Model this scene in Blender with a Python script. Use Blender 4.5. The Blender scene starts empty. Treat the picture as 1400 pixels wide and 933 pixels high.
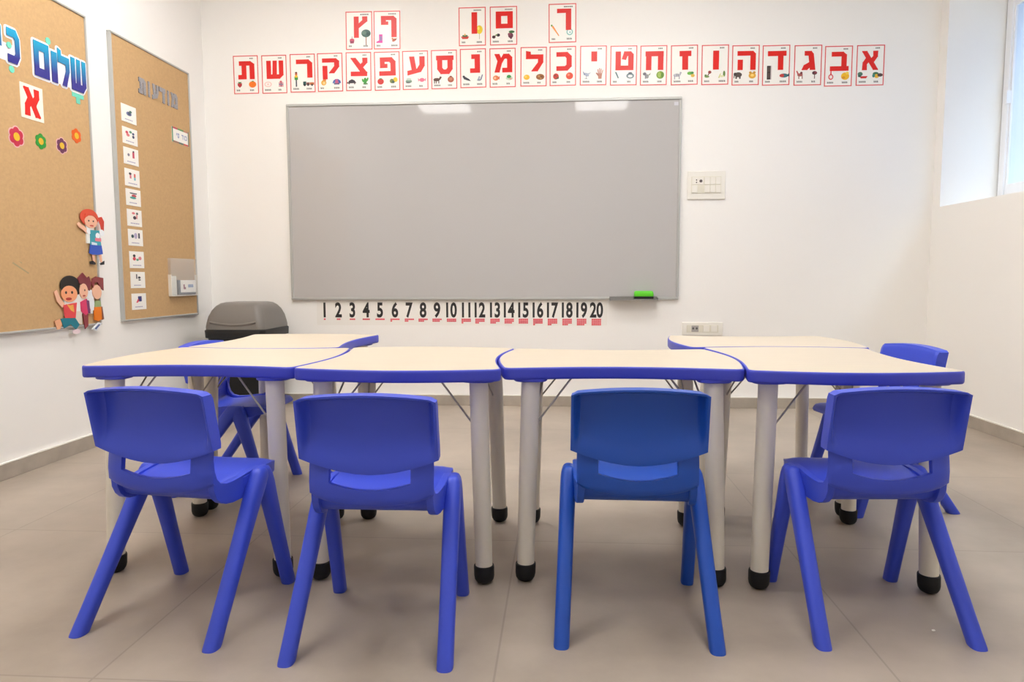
import bpy, bmesh, math, random
from mathutils import Vector, Matrix
random.seed(7)
SC = bpy.context.scene
COL = SC.collection
PI = math.pi

# ------------------------------------------------------------------ materials
def lin(c):
    return tuple(((v/255)/12.92 if v/255 <= .04045 else ((v/255+.055)/1.055)**2.4) for v in c)

def mat(name, rgb, rough=.5, spec=.5, noise=0, nscale=8, metal=0, coat=0, bump=0, bscale=200, stretch=None, alpha=None):
    m = bpy.data.materials.new(name); m.use_nodes = True
    nt = m.node_tree; b = nt.nodes['Principled BSDF']
    c = lin(rgb)
    b.inputs['Base Color'].default_value = (*c, 1)
    b.inputs['Roughness'].default_value = rough
    b.inputs['Specular IOR Level'].default_value = spec
    b.inputs['Metallic'].default_value = metal
    b.inputs['Coat Weight'].default_value = coat
    b.inputs['Coat Roughness'].default_value = .12
    if alpha is not None: b.inputs['Alpha'].default_value = alpha
    if noise or bump:
        tc = nt.nodes.new('ShaderNodeTexCoord'); src = tc.outputs['Object']
        if stretch:
            mp = nt.nodes.new('ShaderNodeMapping'); mp.inputs['Scale'].default_value = stretch
            nt.links.new(src, mp.inputs['Vector']); src = mp.outputs['Vector']
    if noise:
        n = nt.nodes.new('ShaderNodeTexNoise'); n.inputs['Scale'].default_value = nscale; n.inputs['Detail'].default_value = 6
        nt.links.new(src, n.inputs['Vector'])
        r = nt.nodes.new('ShaderNodeValToRGB')
        r.color_ramp.elements[0].position = .3; r.color_ramp.elements[1].position = .7
        r.color_ramp.elements[0].color = (*[v*(1-noise) for v in c], 1)
        r.color_ramp.elements[1].color = (*[min(1, v*(1+noise)) for v in c], 1)
        nt.links.new(n.outputs['Fac'], r.inputs['Fac']); nt.links.new(r.outputs['Color'], b.inputs['Base Color'])
    if bump:
        n2 = nt.nodes.new('ShaderNodeTexNoise'); n2.inputs['Scale'].default_value = bscale; n2.inputs['Detail'].default_value = 3
        nt.links.new(src, n2.inputs['Vector'])
        bp = nt.nodes.new('ShaderNodeBump'); bp.inputs['Strength'].default_value = bump; bp.inputs['Distance'].default_value = .002
        nt.links.new(n2.outputs['Fac'], bp.inputs['Height']); nt.links.new(bp.outputs['Normal'], b.inputs['Normal'])
    return m

def emit(name, rgb, s):
    m = bpy.data.materials.new(name); m.use_nodes = True
    nt = m.node_tree; nt.nodes.clear()
    e = nt.nodes.new('ShaderNodeEmission'); o = nt.nodes.new('ShaderNodeOutputMaterial')
    e.inputs['Color'].default_value = (*rgb, 1); e.inputs['Strength'].default_value = s
    nt.links.new(e.outputs[0], o.inputs['Surface']); return m

def clear(name, tint, gloss=.08, rough=.02):
    m = bpy.data.materials.new(name); m.use_nodes = True
    nt = m.node_tree; nt.nodes.clear()
    o = nt.nodes.new('ShaderNodeOutputMaterial'); t = nt.nodes.new('ShaderNodeBsdfTransparent')
    g = nt.nodes.new('ShaderNodeBsdfGlossy'); mx = nt.nodes.new('ShaderNodeMixShader')
    t.inputs['Color'].default_value = (*tint, 1); g.inputs['Roughness'].default_value = rough
    mx.inputs['Fac'].default_value = gloss
    nt.links.new(t.outputs[0], mx.inputs[1]); nt.links.new(g.outputs[0], mx.inputs[2]); nt.links.new(mx.outputs[0], o.inputs['Surface'])
    return m

def film(name, haze):
    m = bpy.data.materials.new(name); m.use_nodes = True
    nt = m.node_tree; nt.nodes.clear()
    o = nt.nodes.new('ShaderNodeOutputMaterial'); t = nt.nodes.new('ShaderNodeBsdfTransparent')
    g = nt.nodes.new('ShaderNodeBsdfDiffuse'); mx = nt.nodes.new('ShaderNodeMixShader')
    g.inputs['Color'].default_value = (.9, .9, .89, 1); mx.inputs['Fac'].default_value = haze
    nt.links.new(t.outputs[0], mx.inputs[1]); nt.links.new(g.outputs[0], mx.inputs[2]); nt.links.new(mx.outputs[0], o.inputs['Surface'])
    return m

def floor_mat():
    m = bpy.data.materials.new('stone_tile_floor'); m.use_nodes = True
    nt = m.node_tree; b = nt.nodes['Principled BSDF']
    tc = nt.nodes.new('ShaderNodeTexCoord')
    mp = nt.nodes.new('ShaderNodeMapping'); mp.inputs['Location'].default_value = (.13, .30, 0)
    nt.links.new(tc.outputs['Object'], mp.inputs['Vector'])
    br = nt.nodes.new('ShaderNodeTexBrick'); br.offset = 0; br.offset_frequency = 2; br.squash = 1
    br.inputs['Scale'].default_value = 1; br.inputs['Brick Width'].default_value = .8; br.inputs['Row Height'].default_value = .8
    br.inputs['Mortar Size'].default_value = .0025; br.inputs['Mortar Smooth'].default_value = .2; br.inputs['Bias'].default_value = 0
    br.inputs['Color1'].default_value = (.97, .97, .97, 1); br.inputs['Color2'].default_value = (1.03, 1.03, 1.03, 1)
    br.inputs['Mortar'].default_value = (.80, .80, .80, 1)
    nt.links.new(mp.outputs[0], br.inputs['Vector'])
    n = nt.nodes.new('ShaderNodeTexNoise'); n.inputs['Scale'].default_value = 1.6; n.inputs['Detail'].default_value = 8; n.inputs['Roughness'].default_value = .6
    nt.links.new(tc.outputs['Object'], n.inputs['Vector'])
    r = nt.nodes.new('ShaderNodeValToRGB'); e = r.color_ramp.elements
    e[0].position = .32; e[1].position = .7
    e[0].color = (*lin(FLOOR_A), 1); e[1].color = (*lin(FLOOR_B), 1)
    nt.links.new(n.outputs['Fac'], r.inputs['Fac'])
    mx = nt.nodes.new('ShaderNodeMix'); mx.data_type = 'RGBA'; mx.blend_type = 'MULTIPLY'; mx.inputs[0].default_value = 1
    nt.links.new(r.outputs['Color'], mx.inputs[6]); nt.links.new(br.outputs['Color'], mx.inputs[7])
    nt.links.new(mx.outputs[2], b.inputs['Base Color'])
    b.inputs['Roughness'].default_value = .42; b.inputs['Specular IOR Level'].default_value = .35
    return m

def fade_mat(name, top, bot, z0, z1):
    # ink of the printed lettering: cyan at the top running into navy at the foot
    m = bpy.data.materials.new(name); m.use_nodes = True
    nt = m.node_tree; b = nt.nodes['Principled BSDF']
    tc = nt.nodes.new('ShaderNodeTexCoord'); sp = nt.nodes.new('ShaderNodeSeparateXYZ'); mr = nt.nodes.new('ShaderNodeMapRange')
    mr.inputs['From Min'].default_value = z0; mr.inputs['From Max'].default_value = z1
    r = nt.nodes.new('ShaderNodeValToRGB'); e = r.color_ramp.elements
    e[0].color = (*lin(bot), 1); e[1].color = (*lin(top), 1); e[0].position = .1; e[1].position = .8
    nt.links.new(tc.outputs['Object'], sp.inputs[0]); nt.links.new(sp.outputs['Z'], mr.inputs['Value'])
    nt.links.new(mr.outputs[0], r.inputs['Fac']); nt.links.new(r.outputs['Color'], b.inputs['Base Color'])
    b.inputs['Roughness'].default_value = .45
    return m

FLOOR_A = (156, 144, 131); FLOOR_B = (186, 173, 158)
SKY = 8.0
M = dict(
    wall=mat('white_wall_paint', (244, 242, 238), .75, .3, bump=.06, bscale=90),
    ceiling=mat('ceiling_paint', (240, 239, 236), .85, .2),
    floor=floor_mat(),
    base=mat('stone_baseboard', (172, 162, 149), .5, .4, noise=.12, nscale=9),
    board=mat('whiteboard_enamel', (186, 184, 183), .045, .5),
    alu=mat('aluminium_frame', (186, 187, 184), .40, .5, metal=.35),
    cork=mat('cork_fabric', (200, 165, 120), .85, .2, noise=.05, nscale=90, bump=.15, bscale=350),
    blue=mat('violet_blue_plastic', (56, 78, 206), .40, .45),
    cobalt=mat('cobalt_blue_plastic', (22, 78, 182), .40, .45),
    edge=mat('blue_edge_band', (66, 76, 196), .42, .45),
    top=mat('pale_maple_laminate', (210, 197, 176), .36, .45, noise=.035, nscale=10, stretch=(1.2, 14, 1)),
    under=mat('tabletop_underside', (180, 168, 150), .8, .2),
    leg=mat('cream_powder_coat', (228, 222, 208), .38, .45),
    rubber=mat('black_rubber', (22, 23, 26), .6, .35, bump=.25, bscale=160),
    wire=mat('steel_wire', (170, 165, 156), .4, .5, metal=.2),
    paper=mat('glossy_white_card', (246, 244, 238), .30, .45),
    red=mat('red_print', (222, 32, 24), .35, .4),
    pinkred=mat('border_red_print', (222, 92, 92), .35, .4),
    ink=mat('dark_ink', (52, 50, 50), .5, .3),
    grey_ink=mat('grey_ink', (128, 126, 124), .5, .3),
    plate=mat('ivory_switch_plastic', (238, 235, 226), .35, .45),
    plate2=mat('cream_rocker_plastic', (226, 222, 206), .35, .45),
    binbody=mat('black_bin_plastic', (20, 21, 23), .45, .4),
    binlid=mat('grey_bin_lid_plastic', (122, 117, 112), .42, .4),
    frame=mat('white_window_frame', (242, 243, 245), .4, .45),
    gap_strip=mat('dark_gap_strip', (70, 72, 76), .6, .3),
    glass=clear('window_glass', (.93, .96, 1), .06),
    pouch=film('clear_plastic_pouch', .13),
    silver=mat('silver_glitter_foam', (158, 158, 164), .5, .5, noise=.3, nscale=300, metal=.25),
    green_felt=mat('green_eraser_body', (98, 214, 46), .45, .4),
    letter_blue=fade_mat('cyan_to_navy_print', (0, 160, 205), (44, 44, 140), .02, .16),
    facade=mat('grey_blue_facade', (122, 144, 180), .9, .2),
    ground=mat('outside_ground', (150, 145, 138), .9, .2),
    led=emit('led_diffuser', (1, .974, .942), 18.0), led_dim=emit('led_diffuser_dim', (1, .974, .942), 9.5),
)
_pal = {}
def pc(rgb):
    if rgb not in _pal: _pal[rgb] = mat('print_%02x%02x%02x' % rgb, rgb, .42, .4)
    return _pal[rgb]

# ------------------------------------------------------------------ mesh builder
class MB:
    def __init__(s): s.bm = bmesh.new(); s.mats = []; s.cur = 0
    def use(s, m):
        if m not in s.mats: s.mats.append(m)
        s.cur = s.mats.index(m); return s
    def face(s, vs):
        try:
            f = s.bm.faces.new(vs); f.material_index = s.cur; return f
        except ValueError: return None
    def v(s, *p): return s.bm.verts.new(p)
    def box(s, x0, x1, y0, y1, z0, z1):
        c = [s.v(x, y, z) for z in (z0, z1) for y in (y0, y1) for x in (x0, x1)]
        for q in ((0, 2, 3, 1), (4, 5, 7, 6), (0, 1, 5, 4), (2, 6, 7, 3), (0, 4, 6, 2), (1, 3, 7, 5)): s.face([c[i] for i in q])
        return s
    def prism(s, poly, d0, d1):
        # outline in the local XZ plane, standing out of a wall from depth d0 to d1 (towards -Y)
        a = sum(poly[i-1][0]*poly[i][1]-poly[i][0]*poly[i-1][1] for i in range(len(poly)))
        if a < 0: poly = poly[::-1]
        lo = [s.v(x, -d0, z) for x, z in poly]; hi = [s.v(x, -d1, z) for x, z in poly]
        s.face(hi); s.face(lo[::-1])
        n = len(poly)
        for i in range(n):
            j = (i+1) % n; s.face([lo[i], lo[j], hi[j], hi[i]])
        return s
    def rect(s, x0, x1, z0, z1, d0, d1): return s.prism([(x0, z0), (x1, z0), (x1, z1), (x0, z1)], d0, d1)
    def oval(s, cx, cz, rx, rz, d0, d1, n=20, rot=0):
        return s.prism([(cx+rx*math.cos(2*PI*i/n)*math.cos(rot)-rz*math.sin(2*PI*i/n)*math.sin(rot),
                         cz+rx*math.cos(2*PI*i/n)*math.sin(rot)+rz*math.sin(2*PI*i/n)*math.cos(rot)) for i in range(n)], d0, d1)
    def rings(s, rings, cap0=True, cap1=True):
        R = [[s.v(*p) for p in r] for r in rings]
        n = len(R[0])
        for a, b in zip(R, R[1:]):
            for i in range(n):
                j = (i+1) % n; s.face([a[i], a[j], b[j], b[i]])
        if cap0: s.face(R[0][::-1])
        if cap1: s.face(R[-1])
        return s
    def tube(s, p, q, r0, r1=None, n=16):
        r1 = r0 if r1 is None else r1
        p, q = Vector(p), Vector(q); d = (q-p).normalized()
        a = d.orthogonal().normalized(); b = d.cross(a)
        return s.rings([[tuple(c+a*r*math.cos(2*PI*i/n)+b*r*math.sin(2*PI*i/n)) for i in range(n)] for c, r in ((p, r0), (q, r1))])
    def lathe(s, prof, c=(0, 0, 0), n=24):
        return s.rings([[(c[0]+r*math.cos(2*PI*i/n), c[1]+r*math.sin(2*PI*i/n), c[2]+z) for i in range(n)] for r, z in prof])
    def sheet(s, g):
        V = [[s.v(*p) for p in row] for row in g]
        for a, b in zip(V, V[1:]):
            for i in range(len(a)-1): s.face([a[i], a[i+1], b[i+1], b[i]])
        return V
    def solid(s, front, rear):
        A = s.sheet(front); B = s.sheet(rear)
        def rim(V): return V[0][:] + [r[-1] for r in V[1:]] + V[-1][-2::-1] + [r[0] for r in V[-2:0:-1]]
        ra, rb = rim(A), rim(B); n = len(ra)
        for i in range(n):
            j = (i+1) % n; s.face([ra[i], ra[j], rb[j], rb[i]])
        return s
    def build(s, name, m=None, parent=None, smooth=True, sharp=38, bevel=0, kind=None, label=None):
        bm = s.bm
        bmesh.ops.recalc_face_normals(bm, faces=bm.faces)
        for f in bm.faces: f.smooth = smooth
        if smooth:
            lim = math.radians(sharp)
            for e in bm.edges:
                if len(e.link_faces) == 2 and e.calc_face_angle(0) > lim: e.smooth = False
        me = bpy.data.meshes.new(name); bm.to_mesh(me); bm.free()
        for k in (s.mats or [m]): me.materials.append(k)
        o = bpy.data.objects.new(name, me); COL.objects.link(o)
        if parent: o.parent = parent
        if bevel:
            b = o.modifiers.new('soft_edges', 'BEVEL'); b.width = bevel; b.segments = 3; b.limit_method = 'ANGLE'; b.angle_limit = math.radians(40)
        if kind: o['kind'] = kind
        if label: o['label'] = label
        return o

def tag(o, label, cat, group=None):
    o['label'] = label; o['category'] = cat
    if group: o['group'] = group
    return o
def thing(name, label, cat, loc=(0, 0, 0), rz=0, group=None):
    o = bpy.data.objects.new(name, None); COL.objects.link(o)
    o.empty_display_size = .05
    o.location = loc; o.rotation_euler = (0, 0, rz)
    return tag(o, label, cat, group)
def copy_tree(o, parent=None):
    c = o.copy(); COL.objects.link(c)
    if parent: c.parent = parent
    for ch in list(o.children): copy_tree(ch, c)
    return c

# ------------------------------------------------------------------ the room
D, XL, XR, YB, H = 4.402, -2.213, 2.176, -1.6, 2.80      # back wall, left wall, right wall, wall behind, ceiling
SILL, HEAD, Y0W, Y1W, XO, XW = 1.1984, 2.40, 1.45, 4.318, 2.66, 2.485
MB().box(XL-.2, XO, YB-.2, D+.2, -.2, 0).build('floor', M['floor'], kind='structure', smooth=False)
MB().box(XL-.2, XO, YB-.2, D+.2, H, H+.2).build('ceiling', M['ceiling'], kind='structure', smooth=False)
MB().box(XL-.2, XO, D, D+.2, 0, H).build('wall_back', M['wall'], kind='structure', smooth=False)
MB().box(XL-.2, XL, YB, D, 0, H).build('wall_left', M['wall'], kind='structure', smooth=False)
MB().box(XL-.2, XO, YB-.2, YB, 0, H).build('wall_front', M['wall'], kind='structure', smooth=False)
w = MB()
w.box(XR, XO, YB, D, 0, SILL); w.box(XR, XO, YB, D, HEAD, H)
w.box(XR, XO, YB, Y0W, SILL, HEAD); w.box(XR, XO, Y1W, D, SILL, HEAD)
w.build('wall_right', M['wall'], kind='structure', smooth=False)
def baseboard(name, x0, x1, y0, y1):
    MB().box(x0, x1, y0, y1, 0, .0625).build(name, M['base'], kind='structure', smooth=False, bevel=.002)
def lit_edge(name, x0, x1, y0, y1): MB().box(x0, x1, y0, y1, .0625, .069).build(name, M['plate'], kind='structure', smooth=False, bevel=.002)  # pale strip painted as the light caught along the baseboard's top edge
lit_edge('lit_edge_strip_1', XL, XL+.012, YB, D); lit_edge('lit_edge_strip_2', XR-.012, XR, YB, D); lit_edge('lit_edge_strip_3', XL+.012, XR-.012, D-.012, D)
baseboard('baseboard_left', XL, XL+.011, YB, D); baseboard('baseboard_right', XR-.011, XR, YB, D)
baseboard('baseboard_back', XL+.011, XR-.011, D-.011, D)

# window in the right wall's recess (frame set .31 m deep)
win = MB()
win.box(XW, XW+.06, Y0W, Y0W+.05, SILL, HEAD).box(XW, XW+.06, Y1W-.055, Y1W-.006, SILL, HEAD)
win.box(XW, XW+.06, Y0W+.05, Y1W-.055, SILL, SILL+.05).box(XW, XW+.06, Y0W+.05, Y1W-.055, HEAD-.05, HEAD)
wf = win.build('window_1', M['frame'], kind='structure', smooth=False, bevel=.003)
MB().box(XW+.004, XW+.05, Y1W-.006, Y1W, SILL, HEAD).build('gap_strip', M['gap_strip'], wf, smooth=False)  # thin dark strip filling the gap between window frame and reveal
ya, yb, ym = Y0W+.05, Y1W-.055, (Y0W+Y1W)/2
for k, (a, b, x) in enumerate(((ym-.03, yb, XW+.012), (ya, ym+.03, XW+.036))):
    s = MB()
    s.box(x, x+.022, a, a+.055, SILL+.05, HEAD-.05).box(x, x+.022, b-.012, b, SILL+.05, HEAD-.05)
    s.box(x, x+.022, a+.055, b-.012, SILL+.05, SILL+.115).box(x, x+.022, a+.055, b-.012, HEAD-.115, HEAD-.05)
    so = s.build('window_sash', M['frame'], wf, smooth=False, bevel=.002)
    MB().box(x+.009, x+.013, a+.055, b-.012, SILL+.115, HEAD-.115).build('glass_pane', M['glass'], so, smooth=False)
MB().box(XW-.012, XW+.012, yb-.012, yb+.008, 1.76, 1.83).build('window_latch', M['frame'], wf, smooth=False, bevel=.003)

# outside: the ground and the side of the neighbouring building
MB().box(XO+.1, 40, -20, 60, -.4, -.3).build('ground', M['ground'], kind='structure', smooth=False)
nb = MB().use(M['facade']).box(8.0, 14, -6, 12.9, -.3, 9)
tag(nb.build('neighbouring_building', None, smooth=False), 'grey blue side of a neighbouring building seen through the window glass', 'building')

# ------------------------------------------------------------------ ceiling lights (their panes mirror in the whiteboard's top edge)
def ceiling_light(x, y, label, m='led'):
    t = thing('ceiling_light', label, 'ceiling light', (x, y, H), 0, 'square ceiling light panels')
    f = MB()
    for a in ((-.31, .31, -.31, -.295), (-.31, .31, .295, .31), (-.31, -.295, -.295, .295), (.295, .31, -.295, .295)): f.box(*a, -.022, 0)
    f.build('frame', M['frame'], t, smooth=False)
    MB().box(-.295, .295, -.295, .295, -.014, -.002).build('diffuser', M[m], t, smooth=False)
ceiling_light(-1.36, .33, 'square white ceiling light panel mirrored at the left of the whiteboard top edge', 'led_dim')
ceiling_light(.46, .33, 'square white ceiling light panel mirrored at the right of the whiteboard top edge', 'led_dim')
ceiling_light(-1.36, 1.85, 'square white ceiling light panel above the front left tables')
ceiling_light(.46, 1.85, 'square white ceiling light panel above the front right tables')
ceiling_light(-1.36, 3.05, 'square white ceiling light panel over the space before the whiteboard, left')
ceiling_light(.46, 3.05, 'square white ceiling light panel over the space before the whiteboard, right')

# ------------------------------------------------------------------ tables
HT, TH = .568, .031
def outline(w, d, bx, by, gap=.0015, rc=.026, n=22):
    # rectangle whose left/right sides bow by bx and front/back sides by by (outwards positive)
    hw, hd = w/2-gap, d/2-gap
    sides = []
    C = [(-hw, -hd), (hw, -hd), (hw, hd), (-hw, hd)]
    for k in range(4):
        a, b = Vector(C[k]), Vector(C[(k+1) % 4]); L = (b-a).length
        nrm = Vector(((b-a).y, -(b-a).x)).normalized(); bow = by if k % 2 == 0 else bx
        pts = []
        for i in range(n+1):
            t = rc/L + (1-2*rc/L)*i/n
            pts.append(a.lerp(b, t)+nrm*bow*math.sin(PI*t))
        sides.append(pts)
    out = []
    for k in range(4):
        out += sides[k]
        p0, p2 = sides[k][-1], sides[(k+1) % 4][0]
        # real corner = meeting point of the two sides
        c = Vector(C[(k+1) % 4])
        for t in (.2, .4, .6, .8): out.append(p0*(1-t)**2+c*2*t*(1-t)+p2*t*t)
    return out
def inset(P, d):
    n = len(P); R = []
    for i in range(n):
        t = (P[(i+1) % n]-P[i-1]).normalized(); R.append(P[i]+Vector((-t.y, t.x))*d)
    return R
def table(label, x0, x1, y0, y1, bx, by):
    cx, cy, w, d = (x0+x1)/2, (y0+y1)/2, x1-x0, y1-y0
    t = thing('classroom_table', label, 'table', (cx, cy, 0), 0, 'wavy edged classroom tables')
    P = outline(w, d, bx, by)
    zt, zb = HT, HT-TH
    m = MB(); Q = inset(P, .0045)
    m.use(M['top']).rings([[(p.x, p.y, z) for p in Q] for z in (zb+.004, zt)], True, True)
    m.build('tabletop', None, t, sharp=30)
    m = MB(); prof = [(.0045, zt), (.002, zt-.0006), (.0005, zt-.003), (0, zt-.007), (0, zb+.007), (.0006, zb+.003), (.003, zb), (.02, zb)]
    m.rings([[(p.x, p.y, z) for p in inset(P, i)] for i, z in prof], False, False)
    m.build('edge_band', M['edge'], t, sharp=60)
    MB().rings([[(p.x, p.y, z) for p in inset(P, .012)] for z in (zb+.0005, zb+.0035)]).build('underside', M['under'], t)
    lx, ly = w/2-.053, d/2-.036          # feet
    for sx in (-1, 1):
        for sy in (-1, 1):
            f = Vector((sx*lx, sy*ly, 0)); tp = Vector((sx*(lx-.014), sy*(ly-.016), zb))
            def at(z): return f.lerp(tp, z/zb)
            lg = MB()
            lg.rings([[(at(z).x+r*math.cos(2*PI*i/24), at(z).y+r*math.sin(2*PI*i/24), z) for i in range(24)] for z, r in ((.034, .0222), (.3, .0238), (zb-.008, .0242))])
            lo = lg.build('leg', M['leg'], t)
            c = MB()
            c.rings([[(f.x+(at(z).x-f.x)+r*math.cos(2*PI*i/24), at(z).y+r*math.sin(2*PI*i/24), z) for i in range(24)]
                     for r, z in ((.006, 0), (.014, .0012), (.0205, .005), (.0248, .012), (.0265, .021), (.0268, .044), (.0262, .047), (.0235, .0478))])
            c.build('rubber_foot', M['rubber'], lo)
            # blue corner socket under the top
            k = MB(); r = .066; q = tp
            k.rings([[(q.x+r*math.copysign(abs(math.cos(a))**.6, math.cos(a)), q.y+r*.8*math.copysign(abs(math.sin(a))**.6, math.sin(a)), z)
                      for a in [2*PI*i/28 for i in range(28)]] for z, r in ((zb-.007, .040), (zb-.005, .043), (zb+.001, .043))])
            k.build('leg_socket', M['edge'], t)
            for dx, dy in ((-sx*.085, -sy*.012), (-sx*.028, -sy*.085)):
                a = at(zb-.115); n_ = Vector((dx, dy, 0)).normalized()*.021
                b = MB(); e = (tp.x+dx+n_.x, tp.y+dy+n_.y, zb-.002)
                b.tube(e, (a.x+n_.x, a.y+n_.y, zb-.115), .0026, n=10)
                b.build('wire_brace', M['wire'], lo)
    return t
gx = (-1.262, -.688, -.144, .457, .985); gy = (1.772, 2.300, 2.845)
A = dict(bx=.034, by=-.041); B = dict(bx=-.034, by=.041)
table('maple topped blue edged table at the front left end of the row', gx[0], gx[1], gy[0], gy[1], **A)
table('front row table with outward bowed front edge, second table from the left', gx[1], gx[2], gy[0]-.01, gy[1]+.01, **B)
table('front row table with straight looking front edge, behind the cobalt blue chair', gx[2], gx[3], gy[0]+.012, gy[1]+.005, **A)
table('front row table at the right end, behind the rightmost front chair', gx[3], gx[4], gy[0]+.002, gy[1]+.055, **B)
table('back table behind the left end table, nearest the grey lidded bin', gx[0], gx[1]-.04, gy[1], gy[2], **B)
table('back table behind the right end table, nearest the window', gx[3]-.03, gx[4]+.012, gy[1]+.055, gy[2]+.005, **A)

# ------------------------------------------------------------------ chairs
def sstep(a, b, x):
    t = max(0, min(1, (x-a)/(b-a))); return t*t*(3-2*t)
def backrest(m):
    S = [-1, -.985, -.97, -.95, -.93, -.91, -.89, -.86, -.8, -.6, -.4, -.2, 0, .2, .4, .6, .8, .86, .89, .91, .93, .95, .97, .985, 1]
    Hh = [0, .03, .08, .14, .2, .27, .34, .40, .5, .6, .75, .88, .93, .944, .958, .972, .988, 1]
    def xz(s, h):
        zb, zt = .384+.034*abs(s)**1.8, .5585-.0105*s*s-.004*sstep(.9, 1, abs(s))
        return s*(.1485-.001*h), zb+(zt-zb)*h
    def rear(z, s): return -.116-(z-.418)*.205-.006*(1-s*s)
    F, R = [], []
    for h in Hh:
        rf, rr = [], []
        for s in S:
            x, z = xz(s, h); y = rear(z, s)
            e = sstep(.972, .86, abs(s))*sstep(.972, .93, h)*(.35*sstep(0, .3, h)+.65*sstep(0, .75, h))
            rr.append((x, y+.032*e+.006*e*s*s, z))
            # front face: gently dished, edges rolled
            rf.append((x*.985, y+.042-.004*sstep(.9, 1, abs(s))-.004*sstep(.9, 1, h)-.003*sstep(.1, 0, h), z))
        F.append(rf); R.append(rr)
    m.solid(F, R)
    # lower band with the hand slot
    X = [-1.0, -.96, -.88, -.77, -.65, -.5, -.33, -.16, 0, .16, .33, .5, .65, .77, .88, .96, 1.0]
    rows = [('low', -.1035, .1325), ('arc', -.1095, .1335), (.333, -.1125, .134), ('slot', -.113, .1345), (.388, -.110, .1345), (.412, -.106, .134), (.430, -.105, .133)]
    g = []
    for z, y, hw in rows:
        r = []
        for s in X:
            x = s*hw; q = min(1, abs(s)/.65)
            arc = .3175+.016*min(1, abs(s)/.9)**2
            if z == 'slot': zz = .349+.016*q*q
            elif z == 'low': zz = arc-.005+.004*sstep(.9, 1, abs(s))
            elif z == 'arc': zz = arc+.004*sstep(.9, 1, abs(s))
            elif z == .333: zz = z+.006*min(1, abs(s)/.9)**2
            else: zz = z
            r.append((x, y+.016*abs(s)**6, zz))
        g.append(r)
    bm2 = bmesh.new()
    V = [[bm2.verts.new(p) for p in r] for r in g]
    for j in range(len(V)-1):
        for i in range(len(X)-1):
            if j in (3, 4) and abs(X[i]+X[i+1])/2 < .65: continue
            bm2.faces.new([V[j][i], V[j][i+1], V[j+1][i+1], V[j+1][i]])
    bmesh.ops.recalc_face_normals(bm2, faces=bm2.faces)
    if sum(f.normal.y for f in bm2.faces) > 0: bmesh.ops.reverse_faces(bm2, faces=bm2.faces)
    bmesh.ops.solidify(bm2, geom=bm2.faces[:], thickness=.011)
    me = bpy.data.meshes.new('tmp'); bm2.to_mesh(me); bm2.free()
    m.bm.from_mesh(me); bpy.data.meshes.remove(me)
    return m
def seat(m):
    T = [(-.082, .337), (-.077, .3295), (-.068, .3265), (-.05, .325), (-.02, .3275), (.02, .332), (.05, .335), (.10, .338), (.135, .338), (.158, .335), (.170, .329), (.176, .321)]
    Bt = [(-.079, .324), (-.075, .310), (-.064, .297), (-.044, .286), (-.02, .278), (.02, .278), (.05, .282), (.10, .290), (.135, .297), (.158, .302), (.169, .305), (.175, .311)]
    S = [-1, -.985, -.95, -.9, -.82, -.7, -.5, -.25, 0, .25, .5, .7, .82, .9, .95, .985, 1]
    def hw(y): return .124+.018*sstep(-.06, .03, y)-.016*sstep(.135, .18, y)**2
    top, bot = [], []
    for (y, z), (y2, z2) in zip(T, Bt):
        # the sides roll down, most where the seat dips in front of the back
        dip = .006
        top.append([(s*hw(y), y, z-.004*(1-s*s)-dip*sstep(.74, 1, abs(s))) for s in S])
        bot.append([(s*hw(y)*.985, y2, z2) for s in S])
    m.solid(top, bot)
    side = [(-.089, .390), (-.086, .364), (-.080, .346), (-.068, .333), (-.048, .3275), (-.025, .3275), (.005, .3305), (.045, .335), (.09, .334),
            (.092, .288), (.04, .277), (-.03, .2765), (-.053, .280), (-.070, .288), (-.083, .300), (-.092, .318), (-.0945, .350)]
    for sx in (-1, 1):      # side skirts running from the back shell to the legs
        def xo(y): return .1322+.0098*sstep(-.09, .03, y)
        V = [[m.v(sx*(xo(y)-d), y, z) for y, z in side] for d in (0, .016)]
        m.face(V[0]); m.face(V[1][::-1]); n = len(side)
        for k in range(n): m.face([V[0][k], V[0][(k+1) % n], V[1][(k+1) % n], V[1][k]])
    return m
def leg(m, sx, foot, wx, wy):
    back = foot[1] < 0
    ap = Vector((sx*.152, .066+(-.006 if back else .010), .322)); ft = Vector((sx*foot[0], foot[1], 0))
    R = []
    for z, k, ky in ((0, .97, .97), (.003, 1, 1), (.06, 1.0, 1.0), (.15, 1.03, 1.08), (.22, 1.07, 1.22), (.265, 1.10, 1.36), (.295, 1.12, 1.46), (.314, 1.10, 1.40), (.326, 1.0, 1.22), (.334, .76, .92), (.3375, .42, .5)):
        t = z/.322; c = ft.lerp(ap, min(1, t)); n = 24; ring = []
        for i in range(n):
            a = 2*PI*i/n; ca, sa = math.cos(a), math.sin(a)
            ring.append((c.x+wx*k*math.copysign(abs(ca)**.75, ca), c.y+wy*ky*math.copysign(abs(sa)**.75, sa), z))
        R.append(ring)
    return m.rings(R)
def make_chair():
    t = thing('child_chair', '', 'chair')
    backrest(MB()).build('backrest', M['blue'], t, sharp=55, bevel=.003)
    seat(MB()).build('seat', M['blue'], t, sharp=50, bevel=.003)
    for sx in (-1, 1):
        leg(MB(), sx, (.166, -.173), .0172, .021).build('leg', M['blue'], t, sharp=60)
        leg(MB(), sx, (.158, .173), .0160, .019).build('leg', M['blue'], t, sharp=60)
    return t
chair0 = make_chair()
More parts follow.
